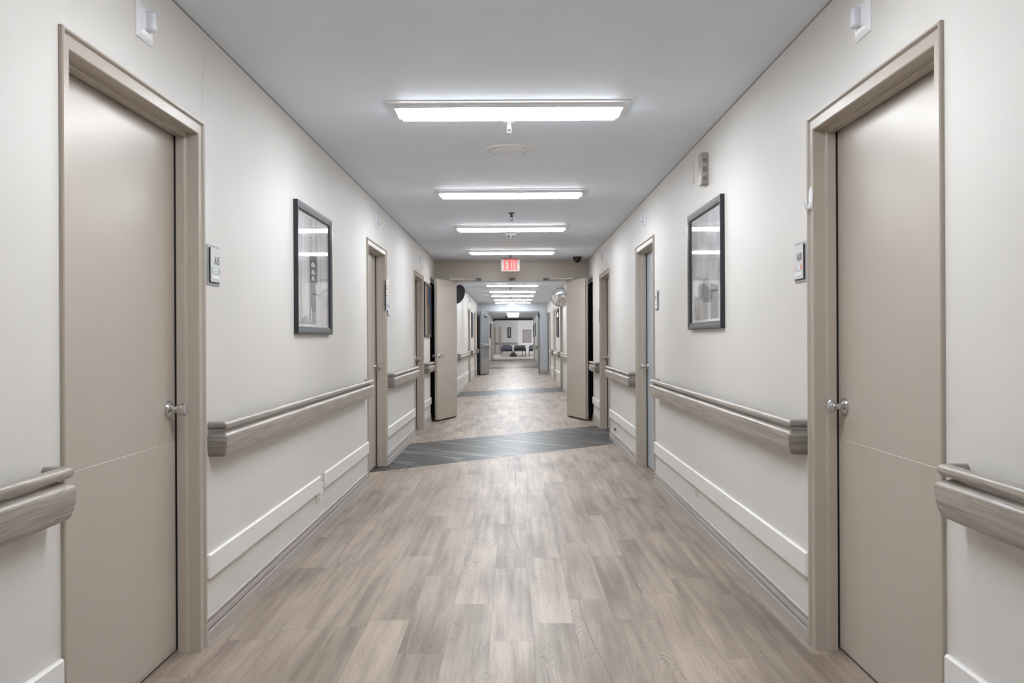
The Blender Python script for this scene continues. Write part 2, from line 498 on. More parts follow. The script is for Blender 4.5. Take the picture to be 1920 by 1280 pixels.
pr2 = portal(P2, .15, 'blue_wall', 'blue_dark', 'trim_6', 'blue-grey painted doorway across the far corridor')
b = MB(); b.box(OR+.055, WR, P2-.014, P2, 0, .15, .002); b.build('baseboard', 'base_vinyl', pr2)
b = MB(); b.box(-WL, OL-.055, P2-.014, P2, 0, .15, .002); b.build('baseboard', 'base_vinyl', pr2)

def pocket(s, y0, y1, name, label):
    f = wallmap(s); root = thing(name, f((0, (y0+y1)/2, 0)), label, 'door recess', None, 'structure')
    b = MB(f)
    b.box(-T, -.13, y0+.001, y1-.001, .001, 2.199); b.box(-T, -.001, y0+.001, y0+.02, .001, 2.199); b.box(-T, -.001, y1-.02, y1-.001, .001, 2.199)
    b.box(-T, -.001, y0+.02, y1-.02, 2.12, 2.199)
    b.build('lining', 'recess_shade', root, None)  # near-black colour stands in for the shade behind the leaf
    b = MB(f)
    b.box(-.01, .004, y0+.002, y1-.014, 2.155, 2.195, .003); b.box(-.01, .012, y0+.002, y1-.014, 2.105, 2.135, .003)
    b.build('top_rail', 'satin_steel', root)
pocket(-1, *PK1, 'trim_7', 'wall recess with painted-in shade behind the open left taupe leaf')
pocket(1, *PK1, 'trim_8', 'wall recess with painted-in shade behind the open right taupe leaf')
pocket(-1, *PK2, 'trim_9', 'wall recess with painted-in shade behind the open blue-grey leaf')
pocket(1, *PK2, 'trim_10', 'wall recess with painted-in shade right of the blue-grey doorway')

def leaf(hx, hy, fx, fy, side, mat, label, z1=2.160):
    """swing door leaf; (hx,hy)->(fx,fy) is its corridor face, side = sign towards the wall behind it"""
    dn[0] += 1
    H = Vector((hx, hy, 0)); F = Vector((fx, fy, 0)); e = (F-H); L = e.length; e.normalize()
    n = Vector((-e.y, e.x, 0)); n = n if n.x*side > 0 else -n
    f = lambda p: tuple(H + e*p[0] + n*p[1] + Vector((0, 0, p[2])))
    root = thing('door_%d' % dn[0], (hx, hy, 0), label, 'door', None, 'structure')
    b = MB(f); b.box(0, L, 0, .043, .022, z1, .0025); b.build('door_panel', mat, root)
    return root, f, L, e, n

# taupe pair
r, f, L, e, n = leaf(-.905, 14.905, -1.154, 14.10, -1, 'taupe_door', 'open taupe double-door leaf swung against the left wall')
b = MB(f); b.box(L-.0005, L+.0015, .010, .033, .90, 1.10, .0005); b.box(L-.0005, L+.012, .016, .027, .975, 1.0, .002); b.build('latch_plate', 'satin_steel', r)
knob(r, f((L-.07, 0, .99)), -n, 'barrel'); knob(r, f((L-.07, .043, .99)), n, 'barrel')
for z in (.25, 1.1, 1.95):
    b = MB(f); b.cyl((-.004, .045, z-.05), (-.004, .045, z+.05), .008, n=12); b.build('hinge', 'satin_steel', r)
r, f, L, e, n = leaf(.846, 14.905, 1.083, 14.10, 1, 'taupe_door', 'open taupe double-door leaf swung against the right wall')
for z0, z1 in ((.93, 1.13), (1.55, 1.68), (.30, .38)):
    b = MB(f); b.box(L-.0005, L+.0015, .010, .033, z0, z1, .0005); b.box(L-.0005, L+.004, .017, .026, (z0+z1)/2-.015, (z0+z1)/2+.015, .001)
    b.build('latch_plate', 'satin_steel', r)
b = MB(f); b.box(L-.0005, L+.002, .004, .010, .03, 2.165); b.build('edge_strip', 'gasket', r, None)
for z in (.25, 1.1, 1.95):
    b = MB(f); b.cyl((-.004, .045, z-.05), (-.004, .045, z+.05), .008, n=12); b.build('hinge', 'satin_steel', r)

# blue-grey far leaf with exit bar, closer and kick plate
r, f, L, e, n = leaf(-.865, 32.79, -1.115, 31.97, -1, 'blue_leaf', 'open blue-grey fire door leaf with a push bar at the far doorway', 2.2)
b = MB(f); b.box(.03, L-.02, -.004, .0, .04, .62, .001); b.build('kick_plate', 'satin_steel', r)
b = MB(f); b.box(.05, L-.03, -.07, -.035, 1.01, 1.06, .006); b.box(.05, .16, -.06, 0, 1.0, 1.07, .006); b.box(L-.20, L-.03, -.07, 0, .98, 1.09, .006); b.build('push_bar', 'satin_steel', r)
b = MB(f); b.box(.28, .58, -.055, 0, 2.03, 2.12, .006); b.build('closer_box', 'satin_steel', r)
b = MB(f); b.box(.40, .62, -.09, -.05, 1.98, 2.02, .006); b.build('closer_cap', 'chair_black', r)
b = MB(f); b.box(L-.0005, L+.002, .004, .039, .03, 2.19); b.build('edge_strip', 'blue_dark', r, None)

# closer arms and centre latch on the taupe header
def closer(side, x_leaf, y_leaf, x_shoe, label):
    root = thing('door_closer', (x_shoe, P1-.02, OZ), label, 'door closer', 'door closer arms on the taupe header')
    a = Vector((x_leaf, y_leaf, 2.182)); c = Vector((x_shoe, P1-.03, 2.195)); m = a.lerp(c, .45)
    b = MB(); b.tube([(a, .009), (m, .009)], 10); b.tube([(m+Vector((0, 0, .002)), .006), (c, .006)], 10); b.build('arm', 'beige_plastic', root)
    b = MB(); b.box(x_shoe-.05, x_shoe+.05, P1-.055, P1-.009, 2.18, 2.212, .005); b.build('shoe', 'dark_metal', root)
    b = MB(); b.cyl(m-Vector((0, 0, .015)), m+Vector((0, 0, .015)), .013, n=14); b.build('pivot', 'satin_steel', root)
closer(-1, -1.0, 14.55, -.56, 'thin closer arm left of centre on the taupe doorway header')
closer(1, .94, 14.55, .53, 'thin closer arm right of centre on the taupe doorway header')
root = thing('latch_keeper', (-.02, P1-.02, 2.17), 'small metal latch keeper at the middle of the taupe doorway header', 'latch')
b = MB(); b.box(-.07, .03, P1-.05, P1-.009, 2.18, 2.215, .006); b.build('bracket', 'dark_metal', root)
b = MB(); b.tube([((.01, P1-.04, 2.19), .010), ((-.06, P1-.045, 2.155), .010)], 10); b.build('latch_bolt', 'satin_steel', root)

# ------------------------------------------------------------------ handrails
GRIP = [(.040 + .0 + .0185 + .0185*math.cos(t), .8925 + .0165*math.sin(t)) for t in [i*2*PI/14 for i in range(14)]]
BUMP = [(.012, .872), (.040, .872), (.050, .869), (.064, .863), (.076, .857), (.0805, .850), (.0805, .838), (.079, .815), (.076, .793), (.070, .774), (.062, .766), (.050, .764), (.012, .768)]
RD = .0805
def rail(s, y0, y1, label, ends='both', group='wood-look handrails on the corridor walls'):
    f = wallmap(s)
    root = thing('handrail', f((0, (y0+y1)/2, .764)), label, 'handrail', group)
    ch = .010
    a0 = [y0+(RD-d) for d in (0,)]
    def main(pr, mat, name):
        b = MB(f)
        b.loft([[(d, y0+(RD-d)+ch, z) for d, z in pr], [(d, y1-(RD-d)-ch, z) for d, z in pr]])
        b.build(name, mat, root, 40)
    main(GRIP, 'rail_wood', 'grip_rail'); main(BUMP, 'rail_wood', 'bumper_rail')
    b = MB(f); b.box(0, .035, y0+RD+.02, y1-RD-.02, .80, .872); b.build('mounting_channel', 'chair_black', root, None)
    for sg, ye in ((1, y0), (-1, y1)):
        b = MB(f)
        for pr in (GRIP, BUMP):
            b.loft([[(0.0, ye+sg*(RD-d), z) for d, z in pr],
                    [(max(d-ch, 0), ye+sg*(RD-d), z) for d, z in pr],
                    [(d-ch*.3, ye+sg*(RD-d+ch*.3), z) for d, z in pr],
                    [(d, ye+sg*(RD-d+ch), z) for d, z in pr]])
        b.build('end_return', 'rail_wood_end', root, 40)
    return root
rail(-1, -4.5, 2.525, 'handrail cut by the left edge of the photo, before the nearest left door')
rail(-1, 3.83, 7.92, 'long handrail on the left wall below the framed street print')
rail(-1, 9.26, 11.71, 'short handrail on the left wall between the second and third doors')
rail(-1, 13.03, 13.97, 'stub of handrail on the left wall below the orange picture')
rail(1, -4.5, 2.497, 'handrail cut by the right edge of the photo, before the nearest right door')
rail(1, 3.80, 7.74, 'long handrail on the right wall below the framed twig print')
rail(1, 9.15, 11.47, 'short handrail on the right wall between the blue door and the third door')
rail(1, 12.95, 13.97, 'stub of handrail on the right wall beside the open taupe leaf')
for i, (s, a, c) in enumerate([(-1, 20.9, 25.6), (-1, 27.1, 29.6), (-1, 31.1, 31.9), (1, 19.4, 22.5), (1, 23.95, 26.5), (1, 27.9, 30.0)]):
    lab = ['longest', 'middle', 'farthest short', 'nearest', 'middle', 'farthest'][i]
    rail(s, a, c, '%s small handrail on the %s wall between the two open doorways' % (lab, 'left' if s < 0 else 'right'))
for s, a, c, lab in [(-1, 44.5, 51.9, 'first'), (-1, 53.3, 55.5, 'second'), (1, 46.5, 53.2, 'first'), (1, 54.6, 57.6, 'second')]:
    rail(s, a, c, '%s tiny handrail on the %s wall past the blue-grey doorway' % (lab, 'left' if s < 0 else 'right'))

# ------------------------------------------------------------------ white guard boards
def guard(s, y0, y1, label, z0=.268, z1=.372):
    b = MB(wallmap(s))
    c = .007; D = .019
    def ring(y, i): return [(0, y, z0+i*.3), (0, y, z1-i*.3), (D-c if not i else D-i, y, z1-i), (D-i, y, z1-c-i), (D-i, y, z0+c+i), (D-c if not i else D-i, y, z0+i)]
    r0 = [(0, y0, z0), (0, y0, z1), (D-c, y0, z1), (D-c, y0, z1), (D-c, y0, z0), (D-c, y0, z0)]
    r1 = [(0, y0+c, z0), (0, y0+c, z1), (D-c, y0+c, z1), (D, y0+c, z1-c), (D, y0+c, z0+c), (D-c, y0+c, z0)]
    r2 = [(p[0], y1-c, p[2]) for p in r1]; r3 = [(p[0], y1, p[2]) for p in r0]
    b.box(0, D, y0, y1, z0, z1, .006, 1)
    o = b.build('wall_guard', 'guard_white', None, 20)
    tag(o, label, 'wall guard board', 'white guard boards low on the walls')
guard(-1, -4.5, 2.575, 'white guard board at the bottom left corner, before the nearest door')
guard(-1, 3.80, 6.00, 'long white guard board under the left handrail, nearer than the outlet')
guard(-1, 6.15, 7.99, 'white guard board on the left wall between the outlet and second door')
guard(-1, 9.25, 11.78, 'white guard board on the left wall between second and third doors')
guard(-1, 13.02, 14.07, 'stub of white guard board below the orange picture')
guard(1, -4.5, 2.575, 'white guard board at the bottom right corner, before the nearest door')
guard(1, 3.79, 6.16, 'long white guard board under the right handrail, ending near door frame')
guard(1, 6.185, 7.89, 'shorter white guard board on the right wall beside the blue door')
guard(1, 9.13, 11.57, 'white guard board on the right wall between blue door and third door')
guard(1, 12.94, 14.07, 'stub of white guard board beside the open right taupe leaf')
for s, a, c, lab in [(-1, 19.4, 25.7, 'nearer'), (-1, 27.05, 29.7, 'farther'), (1, 23.9, 26.5, 'nearer'), (1, 27.85, 30.0, 'farther')]:
    guard(s, a, c, '%s white guard board on the %s wall between the open doorways' % (lab, 'left' if s < 0 else 'right'))

# ------------------------------------------------------------------ ceiling lights
def light(yc, label, w=1.235, x=-.02, z=CZ, fl=True):
    root = thing('ceiling_light', (x, yc, z), label, 'ceiling light', 'ceiling lights along the corridor')
    d = .13; h = .027
    b = MB()
    if fl: b.box(x-w/2-.037, x+w/2+.037, yc-d-.055, yc+d+.055, z-.006, z, .002); b.build('trim_flange', 'housing_white', root)
    b = MB()
    # hollow rim round the lens
    for a0, a1, c0, c1 in ((x-w/2, x+w/2, yc-d, yc-d+.012), (x-w/2, x+w/2, yc+d-.012, yc+d), (x-w/2, x-w/2+.022, yc-d+.012, yc+d-.012), (x+w/2-.022, x+w/2, yc-d+.012, yc+d-.012)):
        b.box(a0, a1, c0, c1, z-h, z-.005, .001)
    b.build('housing', 'housing_white', root)
    b = MB()
    b.loft([[(x+sx*(w/2-.024), yc+sy*(d-.0135), z-.008) for sx, sy in ((-1, -1), (1, -1), (1, 1), (-1, 1))],
            [(x+sx*(w/2-.026), yc+sy*(d-.015), z-.040) for sx, sy in ((-1, -1), (1, -1), (1, 1), (-1, 1))]])
    b.build('diffuser', 'lamp_white', root, None)
light(-3.9, 'glowing ceiling light farthest behind the viewer'); light(-1.6, 'glowing ceiling light just behind the viewer'); light(2.72, 'glowing ceiling light overhead between the nearest doors')
for y, l in ((5.14, 'largest glowing ceiling light, nearest in the photo, above the sprinkler'), (8.075, 'second glowing ceiling light from the viewer, beyond the round speaker'),
             (10.60, 'third glowing ceiling light from the viewer, before the smoke detector'), (13.49, 'fourth glowing ceiling light from the viewer, just before the exit sign')): light(y, l)
for i, y in enumerate((16.2, 18.8)): light(y, ['first', 'second'][i]+' ceiling light hidden behind the taupe doorway header')
for i, y in enumerate((21.8, 24.6, 27.05, 29.9, 32.2)):
    light(y, ['nearest', 'second', 'third', 'fourth', 'last'][i]+' glowing bar light seen through the taupe doorway')
for y, l in ((35., 'first'), (38.4, 'second'), (41.8, 'third')): light(y, l+' ceiling light hidden behind the blue-grey doorway header')
for i, y in enumerate((45.1, 46.8, 48.6, 50.4, 52.3)):
    light(y, ['nearest', 'second', 'third', 'fourth', 'last'][i]+' short glowing light seen through the blue-grey doorway', .62)

# ------------------------------------------------------------------ ceiling fittings
def sprinkler(x, y, label, mat, L=.07):
    root = thing('ceiling_sprinkler', (x, y, CZ), label, 'sprinkler', 'fire sprinklers down the ceiling')
    b = MB(); b.lathe((x, y, CZ), (0, 0, -1), [(-.003, .034), (.003, .034), (.008, .026), (.012, .014)], 20); b.build('escutcheon', mat, root)
    b = MB(); b.lathe((x, y, CZ-.008), (0, 0, -1), [(0, .011), (.02, .011), (.022, .014), (.030, .014), (.032, .007), (.036, .006)], 14)
    for s in (-1, 1): b.tube([((x+s*.010, y, CZ-.036), .0025), ((x+s*.013, y, CZ-.048), .0025), ((x+s*.004, y, CZ-L+.004), .0025)], 6)
    b.build('head', mat, root)
    b = MB(); b.lathe((x, y, CZ-L+.005), (0, 0, -1), [(0, .016), (.002, .016), (.003, .004)], 16); b.build('deflector', mat, root)
sprinkler(-.020, 5.45, 'white sprinkler head on the ceiling behind the nearest light', 'housing_white')
sprinkler(-.015, 9.40, 'dark sprinkler head on the ceiling between second and third lights', 'dark_metal', .085)
sprinkler(-.07, 23.2, 'dark sprinkler head beyond the taupe doorway, nearest of its row', 'dark_metal', .08)
sprinkler(-.08, 28.2, 'small sprinkler head between far bar lights', 'dark_metal', .08)
sprinkler(-.03, 30.6, 'small sprinkler head just before the blue-grey doorway', 'dark_metal')

root = thing('ceiling_speaker', (-.022, 6.235, CZ), 'round white ceiling speaker between the first and second lights', 'speaker')
b = MB(); b.lathe((-.022, 6.235, CZ), (0, 0, -1), [(0, .160), (.006, .160), (.014, .152), (.016, .140), (.013, .120), (.011, .108)], 48); b.build('rim', 'guard_white', root)
b = MB(); b.lathe((-.022, 6.235, CZ-.004), (0, 0, -1), [(0, .112), (.010, .108), (.015, .104), (.016, .09), (.010, .086), (.008, .001)], 48); b.build('grille', 'housing_white', root)
for k in range(4):
    a = PI/4+k*PI/2
    b = MB(); b.lathe((-.022+.135*math.cos(a), 6.235+.135*math.sin(a), CZ-.0145), (0, 0, -1), [(0, .005), (.003, .004)], 10); b.build('screw', 'dark_metal', root)

root = thing('smoke_detector', (-.025, 11.29, CZ), 'small round white smoke detector behind the third ceiling light', 'smoke detector')
b = MB(); b.lathe((-.025, 11.29, CZ), (0, 0, -1), [(0, .075), (.008, .075), (.012, .066)], 28); b.build('base', 'white_plastic', root)
b = MB(); b.lathe((-.025, 11.29, CZ-.010), (0, 0, -1), [(0, .058), (.02, .055), (.032, .045), (.036, .02), (.036, .001)], 28); b.build('sensor_cap', 'housing_white', root)
for s in (-1, 1):
    b = MB(); b.box(-.025+s*.028-.010, -.025+s*.028+.010, 11.225, 11.26, CZ-.042, CZ-.026, .003); b.build('sensor_slot', 'dark_metal', root)

# exit sign
ey, ex, ez = 14.04, -.042, 2.345
root = thing('exit_sign', (ex, ey, ez), 'lit red EXIT sign hanging from the ceiling before the taupe doorway', 'exit sign')
def rrect(x0, x1, z0, z1, r, y, n=5):
    P = []
    for cx, cz, a in ((x1-r, z1-r, 0), (x0+r, z1-r, PI/2), (x0+r, z0+r, PI), (x1-r, z0+r, 1.5*PI)):
        for k in range(n+1):
            t = a+k*PI/2/n; P.append((cx+r*math.cos(t), y, cz+r*math.sin(t)))
    return P
b = MB(); x0, x1, z0, z1 = ex-.143, ex+.143, ez-.091, ez+.097
b.loft([rrect(x0+.004, x1-.004, z0+.004, z1-.004, .018, ey-.028), rrect(x0, x1, z0, z1, .022, ey-.022), rrect(x0, x1, z0, z1, .022, ey+.022), rrect(x0+.004, x1-.004, z0+.004, z1-.004, .018, ey+.028)])
b.build('housing', 'sign_cream', root, 40)
b = MB(); b.lathe((ex, ey, ez+.1145), (0, 0, -1), [(0, .02), (.004, .10), (.009, .128), (.013, .120), (.0175, .06)], 28); b.build('canopy', 'sign_cream', root)
b = MB(); b.cyl((ex, ey, CZ), (ex, ey, ez+.112), .009, n=12); b.build('stem', 'dark_metal', root)
def letter(ch, lx, lw, z0, z1, st, y0, y1):
    b = MB()
    def seg(q):
        b.loft([[(x, y0, z) for x, z in q], [(x, y1, z) for x, z in q]])
    h = z1-z0
    if ch == 'E':
        seg([(lx, z0), (lx+st, z0), (lx+st, z1), (lx, z1)])
        for zz in (z0, z0+h/2-.009, z1-.020): seg([(lx+st, zz), (lx+lw, zz), (lx+lw, zz+.020), (lx+st, zz+.020)])
    elif ch == 'X':
        m = lx+lw/2; zc = z0+h/2; q = st/2
        seg([(lx, z1), (lx+st, z1), (lx+lw, z0), (lx+lw-st, z0)]); seg([(lx+lw-st, z1), (lx+lw, z1), (m+q*.9, zc), (m-q*.2, zc)]); seg([(m-q*.9, zc), (m+q*.2, zc), (lx+st, z0), (lx, z0)])
    elif ch == 'I': seg([(lx, z0), (lx+lw, z0), (lx+lw, z1), (lx, z1)])
    else:
        seg([(lx+lw/2-st/2, z0), (lx+lw/2+st/2, z0), (lx+lw/2+st/2, z1-.022), (lx+lw/2-st/2, z1-.022)]); seg([(lx, z1-.022), (lx+lw, z1-.022), (lx+lw, z1), (lx, z1)])
    b.build('letter', 'exit_red', root, None)
lx = ex-.098
for ch, lw in (('E', .054), ('X', .062), ('I', .025), ('T', .056)):
    letter(ch, lx, lw, ez-.070, ez+.084, .027, ey-.0305, ey-.0275); lx += lw+.004

root = thing('hanging_sign', (-.03, 32.35, 2.36), 'blank white sign box hanging before the blue-grey doorway', 'sign')
b = MB(); b.box(-.19, .12, 32.32, 32.38, 2.24, 2.43, .01, 2); b.build('housing', 'sign_white', root)
b = MB(); b.cyl((-.035, 32.35, 2.425), (-.035, 32.35, CZ), .012, n=10); b.build('stem', 'sign_white', root)

# dome camera
def dome(x, y, label, k=1.):
    root = thing('ceiling_camera', (x, y, CZ), label, 'security camera')
    b = MB(); b.lathe((x, y, CZ), (0, 0, -1), [(-.003, .070*k), (.022*k, .070*k), (.028*k, .066*k)], 32); b.build('base', 'dome_black', root)
    b = MB(); b.lathe((x, y, CZ-.028*k), (0, 0, -1), [(.064*k*math.sin(t), .064*k*math.cos(t)) for t in [i*PI/20 for i in range(10)]] + [(.064*k, .0005)], 32); b.build('dome', 'dome_black', root)
    q = Vector((x-.02*k, y-.052*k, CZ-.060*k)); d = Vector((-.25, -.9, -.35)).normalized()
    b = MB(); b.lathe(q, d, [(0, .016*k), (.008*k, .016*k), (.010*k, .013*k), (.007*k, .010*k)], 20); b.build('lens_ring', 'frame_grey', root)
dome(.995, 14.5, 'black dome camera on the ceiling by the right end of the header')

# ------------------------------------------------------------------ call lights over doors
def call_light(s, y, label, z=2.268):
    f = wallmap(s); w = .138; h = .128
    root = thing('call_light', f((0, y+w/2, z)), label, 'call light', 'white call lights above the doors')
    def R(i, d): return [(d, y+i, z+i), (d, y+w-i, z+i), (d, y+w-i, z+h-i), (d, y+i, z+h-i)]
    b = MB(f); b.loft([R(0, -.003), R(0, .004), R(.006, .008), R(.040, .018)]); b.build('plate', 'white_plastic', root, 20)
    b = MB(f); b.box(.012, .046, y+.050, y+.086, z+.030, z+.098, .010, 3); b.build('lens', 'lens_plastic', root)
call_light(-1, 3.120, 'white call light on the left wall above the nearest left door')
call_light(-1, 8.50, 'white call light on the left wall above the second door')
call_light(-1, 12.25, 'white call light on the left wall above the third door')
call_light(1, 3.114, 'white call light on the right wall above the nearest right door')
call_light(1, 8.40, 'white call light on the right wall above the blue door')
call_light(1, 12.20, 'white call light on the right wall above the third door')
call_light(-1, 26.3, 'small call light on the left wall beyond the first open doors'); call_light(-1, 30.3, 'tiny call light on the left wall near the blue-grey leaf')
call_light(1, 23.2, 'small call light on the right wall behind the convex mirror'); call_light(1, 30.4, 'tiny call light on the right wall near the blue-grey doorway')

# ------------------------------------------------------------------ room signs
def text_mesh(txt, hgt, wid):
    cu = bpy.data.curves.new('t', 'FONT'); cu.body = txt; cu.extrude = .01; cu.offset = .02
    ob = bpy.data.objects.new('t', cu); C.objects.link(ob)
    dg = bpy.context.evaluated_depsgraph_get(); me = bpy.data.meshes.new_from_object(ob.evaluated_get(dg))
    vs = [v.co.copy() for v in me.vertices]; fs = [tuple(p.vertices) for p in me.polygons]
    bpy.data.objects.remove(ob); bpy.data.curves.remove(cu); bpy.data.meshes.remove(me)
    x0 = min(v.x for v in vs); x1 = max(v.x for v in vs); y0 = min(v.y for v in vs); y1 = max(v.y for v in vs)
    return [((v.x-x0)/(x1-x0)*wid, (v.y-y0)/(y1-y0)*hgt, (v.z+.01)/.02) for v in vs], fs

def room_sign(s, y0, label, txt, tab, z0=1.474):
    """y0 = nearer edge"""
    f = wallmap(s); w, h = .158, .168
    root = thing('room_sign', f((0, y0+w/2, z0)), label, 'room sign', 'room number signs')
    b = MB(f); b.box(0, .004, y0, y0+w, z0, z0+h, .001); b.build('back_plate', 'sign_grey', root)
    a, c, e, g = y0+.021, y0+w-.012, z0+.015, z0+h-.012
    b = MB(f); b.box(.004, .0105, a+.001, c-.001, e-.0035, g, .0005); b.build('spacer', 'sign_black', root, None)
    b = MB(f); b.box(.0105, .0120, a, c, e, g, .0004); b.build('face_plate', 'sign_face', root)
    # text frame: u runs to the reader's right
    uu = (lambda u: a+u) if s < 0 else (lambda u: c-u)
    W = c-a
    if txt:
        vs, fs = text_mesh(txt, .034, .062)
        b = MB(f); V = [b.v((.0120+.0006*t, uu(W*.36+u), g-.068+v)) for u, v, t in vs]
        for q in fs: b.face([V[i] for i in q])
        b.build('room_number', 'sign_black', root, None)
    elif txt == '':      # number too small to read in the photo: dark strokes only
        b = MB(f)
        for q in (.030, .044, .058): b.box(.0120, .0126, uu(q), uu(q+.010), g-.068, g-.034)
        b.build('room_number', 'sign_black', root, None)
    for zz, mat in ((e+.036, tab), (e+.010, None)):
        b = MB(f); b.box(.012, .0126, uu(.012), uu(W-.012), zz, zz+.021); b.build('slot_frame', 'sign_grey', root, None)
        b = MB(f); b.box(.0126, .0131, uu(.014), uu(W-.014), zz+.002, zz+.019); b.build('name_card', 'label_white', root, None)
        if mat:
            b = MB(f)
            b.box(.0131, .0134, uu(.014), uu(.024), zz+.002, zz+.019); b.box(.0131, .0134, uu(W-.032), uu(W-.014), zz+.002, zz+.019)
            b.build('colour_tab', mat, root, None)
            b = MB(f)
            for i, q in enumerate((.034, .042, .050, .060, .068)): b.box(.0131, .0134, uu(q), uu(q+.005), zz+.007, zz+.013)
            b.build('card_text', 'ink_grey', root, None)
room_sign(-1, 3.832, 'grey room sign reading A15 with a teal-tabbed card, beside the nearest left door', 'A15', 'label_teal')
room_sign(1, 3.806, 'grey room sign reading A18 with an orange-tabbed card, beside the nearest right door', 'A18', 'label_orange')
room_sign(1, 7.69, 'small room sign on the right wall just before the blue door', '', None)
room_sign(-1, 9.27, 'room sign on the left wall beside the paper notice', '', None)
room_sign(1, 12.95, 'tiny room sign edge-on beside the third right door', None, None)

# paper notice on the second left door frame
f = wallmap(-1)
root = thing('paper_notice', f((0, 9.2, 1.53)), 'white paper notice with red and navy lines taped to the second left door frame', 'notice')
b = MB(f); b.box(.0145, .0165, 9.135, 9.262, 1.532, 1.835); b.build('sheet', 'label_white', root, None)
b = MB(f); b.box(.0055, .0145, 9.14, 9.26, 1.534, 1.79); b.build('backing', 'sign_black', root, None)
for z, mat, k in ((1.765, 'ink_red', 2), (1.735, 'ink_red', 2), (1.70, 'ink_navy', 1), (1.67, 'ink_navy', 2), (1.645, 'ink_navy', 1), (1.62, 'ink_navy', 1), (1.598, 'ink_navy', 1), (1.575, 'ink_navy', 2), (1.553, 'ink_navy', 1)):
    b = MB(f)
    y = 9.15
    while y < 9.245:
        q = random.uniform(.012, .028); b.box(.0165, .0168, y, min(y+q, 9.25), z, z+.007*k); y += q+.007
    b.build('text_line', mat, root, None)

# ------------------------------------------------------------------ framed pictures
def picture(s, y0, y1, z0, z1, art, label, mat='frame_black', mb=.046, deco=None):
    f = wallmap(s)
    root = thing('framed_picture', f((0, (y0+y1)/2, z0)), label, 'picture', 'framed pictures on the walls')
    pr = [(0, 0), (0, .024), (.004, .027), (.012, .027), (.030, .021), (.038, .021), (.042, .014), (mb, .012), (mb, 0)]
    for nm_, cs in (('top_rail', ((y0, z1, 1, -1), (y1, z1, -1, -1))), ('bottom_rail', ((y0, z0, 1, 1), (y1, z0, -1, 1)))):
        b = MB(f); b.loft([[(d, y+sy*w, z+sz*w) for w, d in pr] for y, z, sy, sz in cs]); b.build(nm_, 'frame_grey', root, 25)
    for nm_, cs in (('stile', ((y0, z0, 1, 1), (y0, z1, 1, -1))), ('stile', ((y1, z0, -1, 1), (y1, z1, -1, -1)))):
        b = MB(f); b.loft([[(d, y+sy*w, z+sz*w) for w, d in pr] for y, z, sy, sz in cs]); b.build(nm_, mat, root, 25)
    b = MB(f); b.box(.002, .006, y0+mb-.002, y1-mb+.002, z0+mb-.002, z1-mb+.002); b.build('mat_board', 'mat_white', root, None)
    m2 = mb+.014
    b = MB(f); b.box(.006, .0066, y0+m2, y1-m2, z0+m2, z1-m2); p = b.build('print', art, root, None)
    if deco: deco(f, y0+m2, y1-m2, z0+m2, z1-m2, p)
    b = MB(f); b.box(.0098, .0112, y0+mb-.001, y1-mb+.001, z0+mb-.001, z1-mb+.001); b.build('glass', 'glazing', root, None)
    return root

def quad(f, pts, mat, parent, name, k=1, d=None):
    b = MB(f); d = .0068+.0002*k
    b.loft([[(d-.0002, y, z) for y, z in pts], [(d, y, z) for y, z in pts]]); b.build(name, mat, parent, None)

def deco_hall(f, y0, y1, z0, z1, p):
    W, H = y1-y0, z1-z0
    P = lambda u, v: (y0+u*W, z0+v*H)
    quad(f, [P(.37, .10), P(.58, .10), P(.60, .66), P(.38, .70)], 'art_dark', p, 'passage', 1)
    quad(f, [P(0, 0), P(.36, .12), P(.62, .12), P(.86, 0)], 'art_mid', p, 'pavement', 2)
    quad(f, [P(.58, .0), P(.94, 0), P(.94, .36), P(.56, .40)], 'art_light', p, 'pale_panel', 3)
    for i, u in enumerate((.04, .12, .20, .27, .63, .69, .76)):
        quad(f, [P(u, .08 if u < .4 else .42), P(u+.03, .08 if u < .4 else .42), P(u+.03, .8-.03*i), P(u, .8-.03*i)], 'art_light', p, 'column', 3)
    for k, v in enumerate((.56, .49, .43)):
        r = .055-.009*k
        quad(f, [P(.48-r*1.3, v-.01), P(.48+r*1.3, v-.01), P(.48+r, v+.02), P(.48, v+.04), P(.48-r, v+.02)], 'art_light', p, 'lantern', 4)
    for k in range(4):
        quad(f, [P(.30+.05*k, .03), P(.33+.05*k, .03), P(.34+.045*k, .16), P(.32+.045*k, .16)], 'art_dark' if k % 2 else 'art_light', p, 'post', 5)
    quad(f, [P(0, .195), P(.34, .20), P(.34, .207), P(0, .203)], 'art_light', p, 'ledge', 6)

def deco_twigs(f, y0, y1, z0, z1, p):
    W, H = y1-y0, z1-z0
    rr = random.Random(3)
    b = MB(f)
    for i in range(46):
        u, v = rr.random(), rr.random()*.62; a = rr.uniform(.5, 2.6); l = rr.uniform(.06, .22)
        yA, zA = y0+u*W, z0+v*H; yB = min(max(yA+l*math.cos(a), y0), y1); zB = min(max(zA+l*math.sin(a), z0), z1); t = rr.uniform(.0015, .004)
        nx, nz = -(zB-zA), (yB-yA); q = math.hypot(nx, nz) or 1; nx, nz = nx/q*t, nz/q*t
        b.poly([(.0072, yA-nx, zA-nz), (.0072, yA+nx, zA+nz), (.0072, yB+nx*.3, zB+nz*.3), (.0072, yB-nx*.3, zB-nz*.3)])
    b.build('twigs', 'art_light', p, None)
    quad(f, [(y0+.10*W, z0), (y0+.34*W, z0), (y0+.34*W, z0+.34*H), (y0+.10*W, z0+.30*H)], 'art_dark', p, 'doorway', 1)
    quad(f, [(y0+.40*W, z0), (y0+.62*W, z0), (y0+.62*W, z0+.40*H), (y0+.40*W, z0+.40*H)], 'art_mid', p, 'wall_patch', 1)

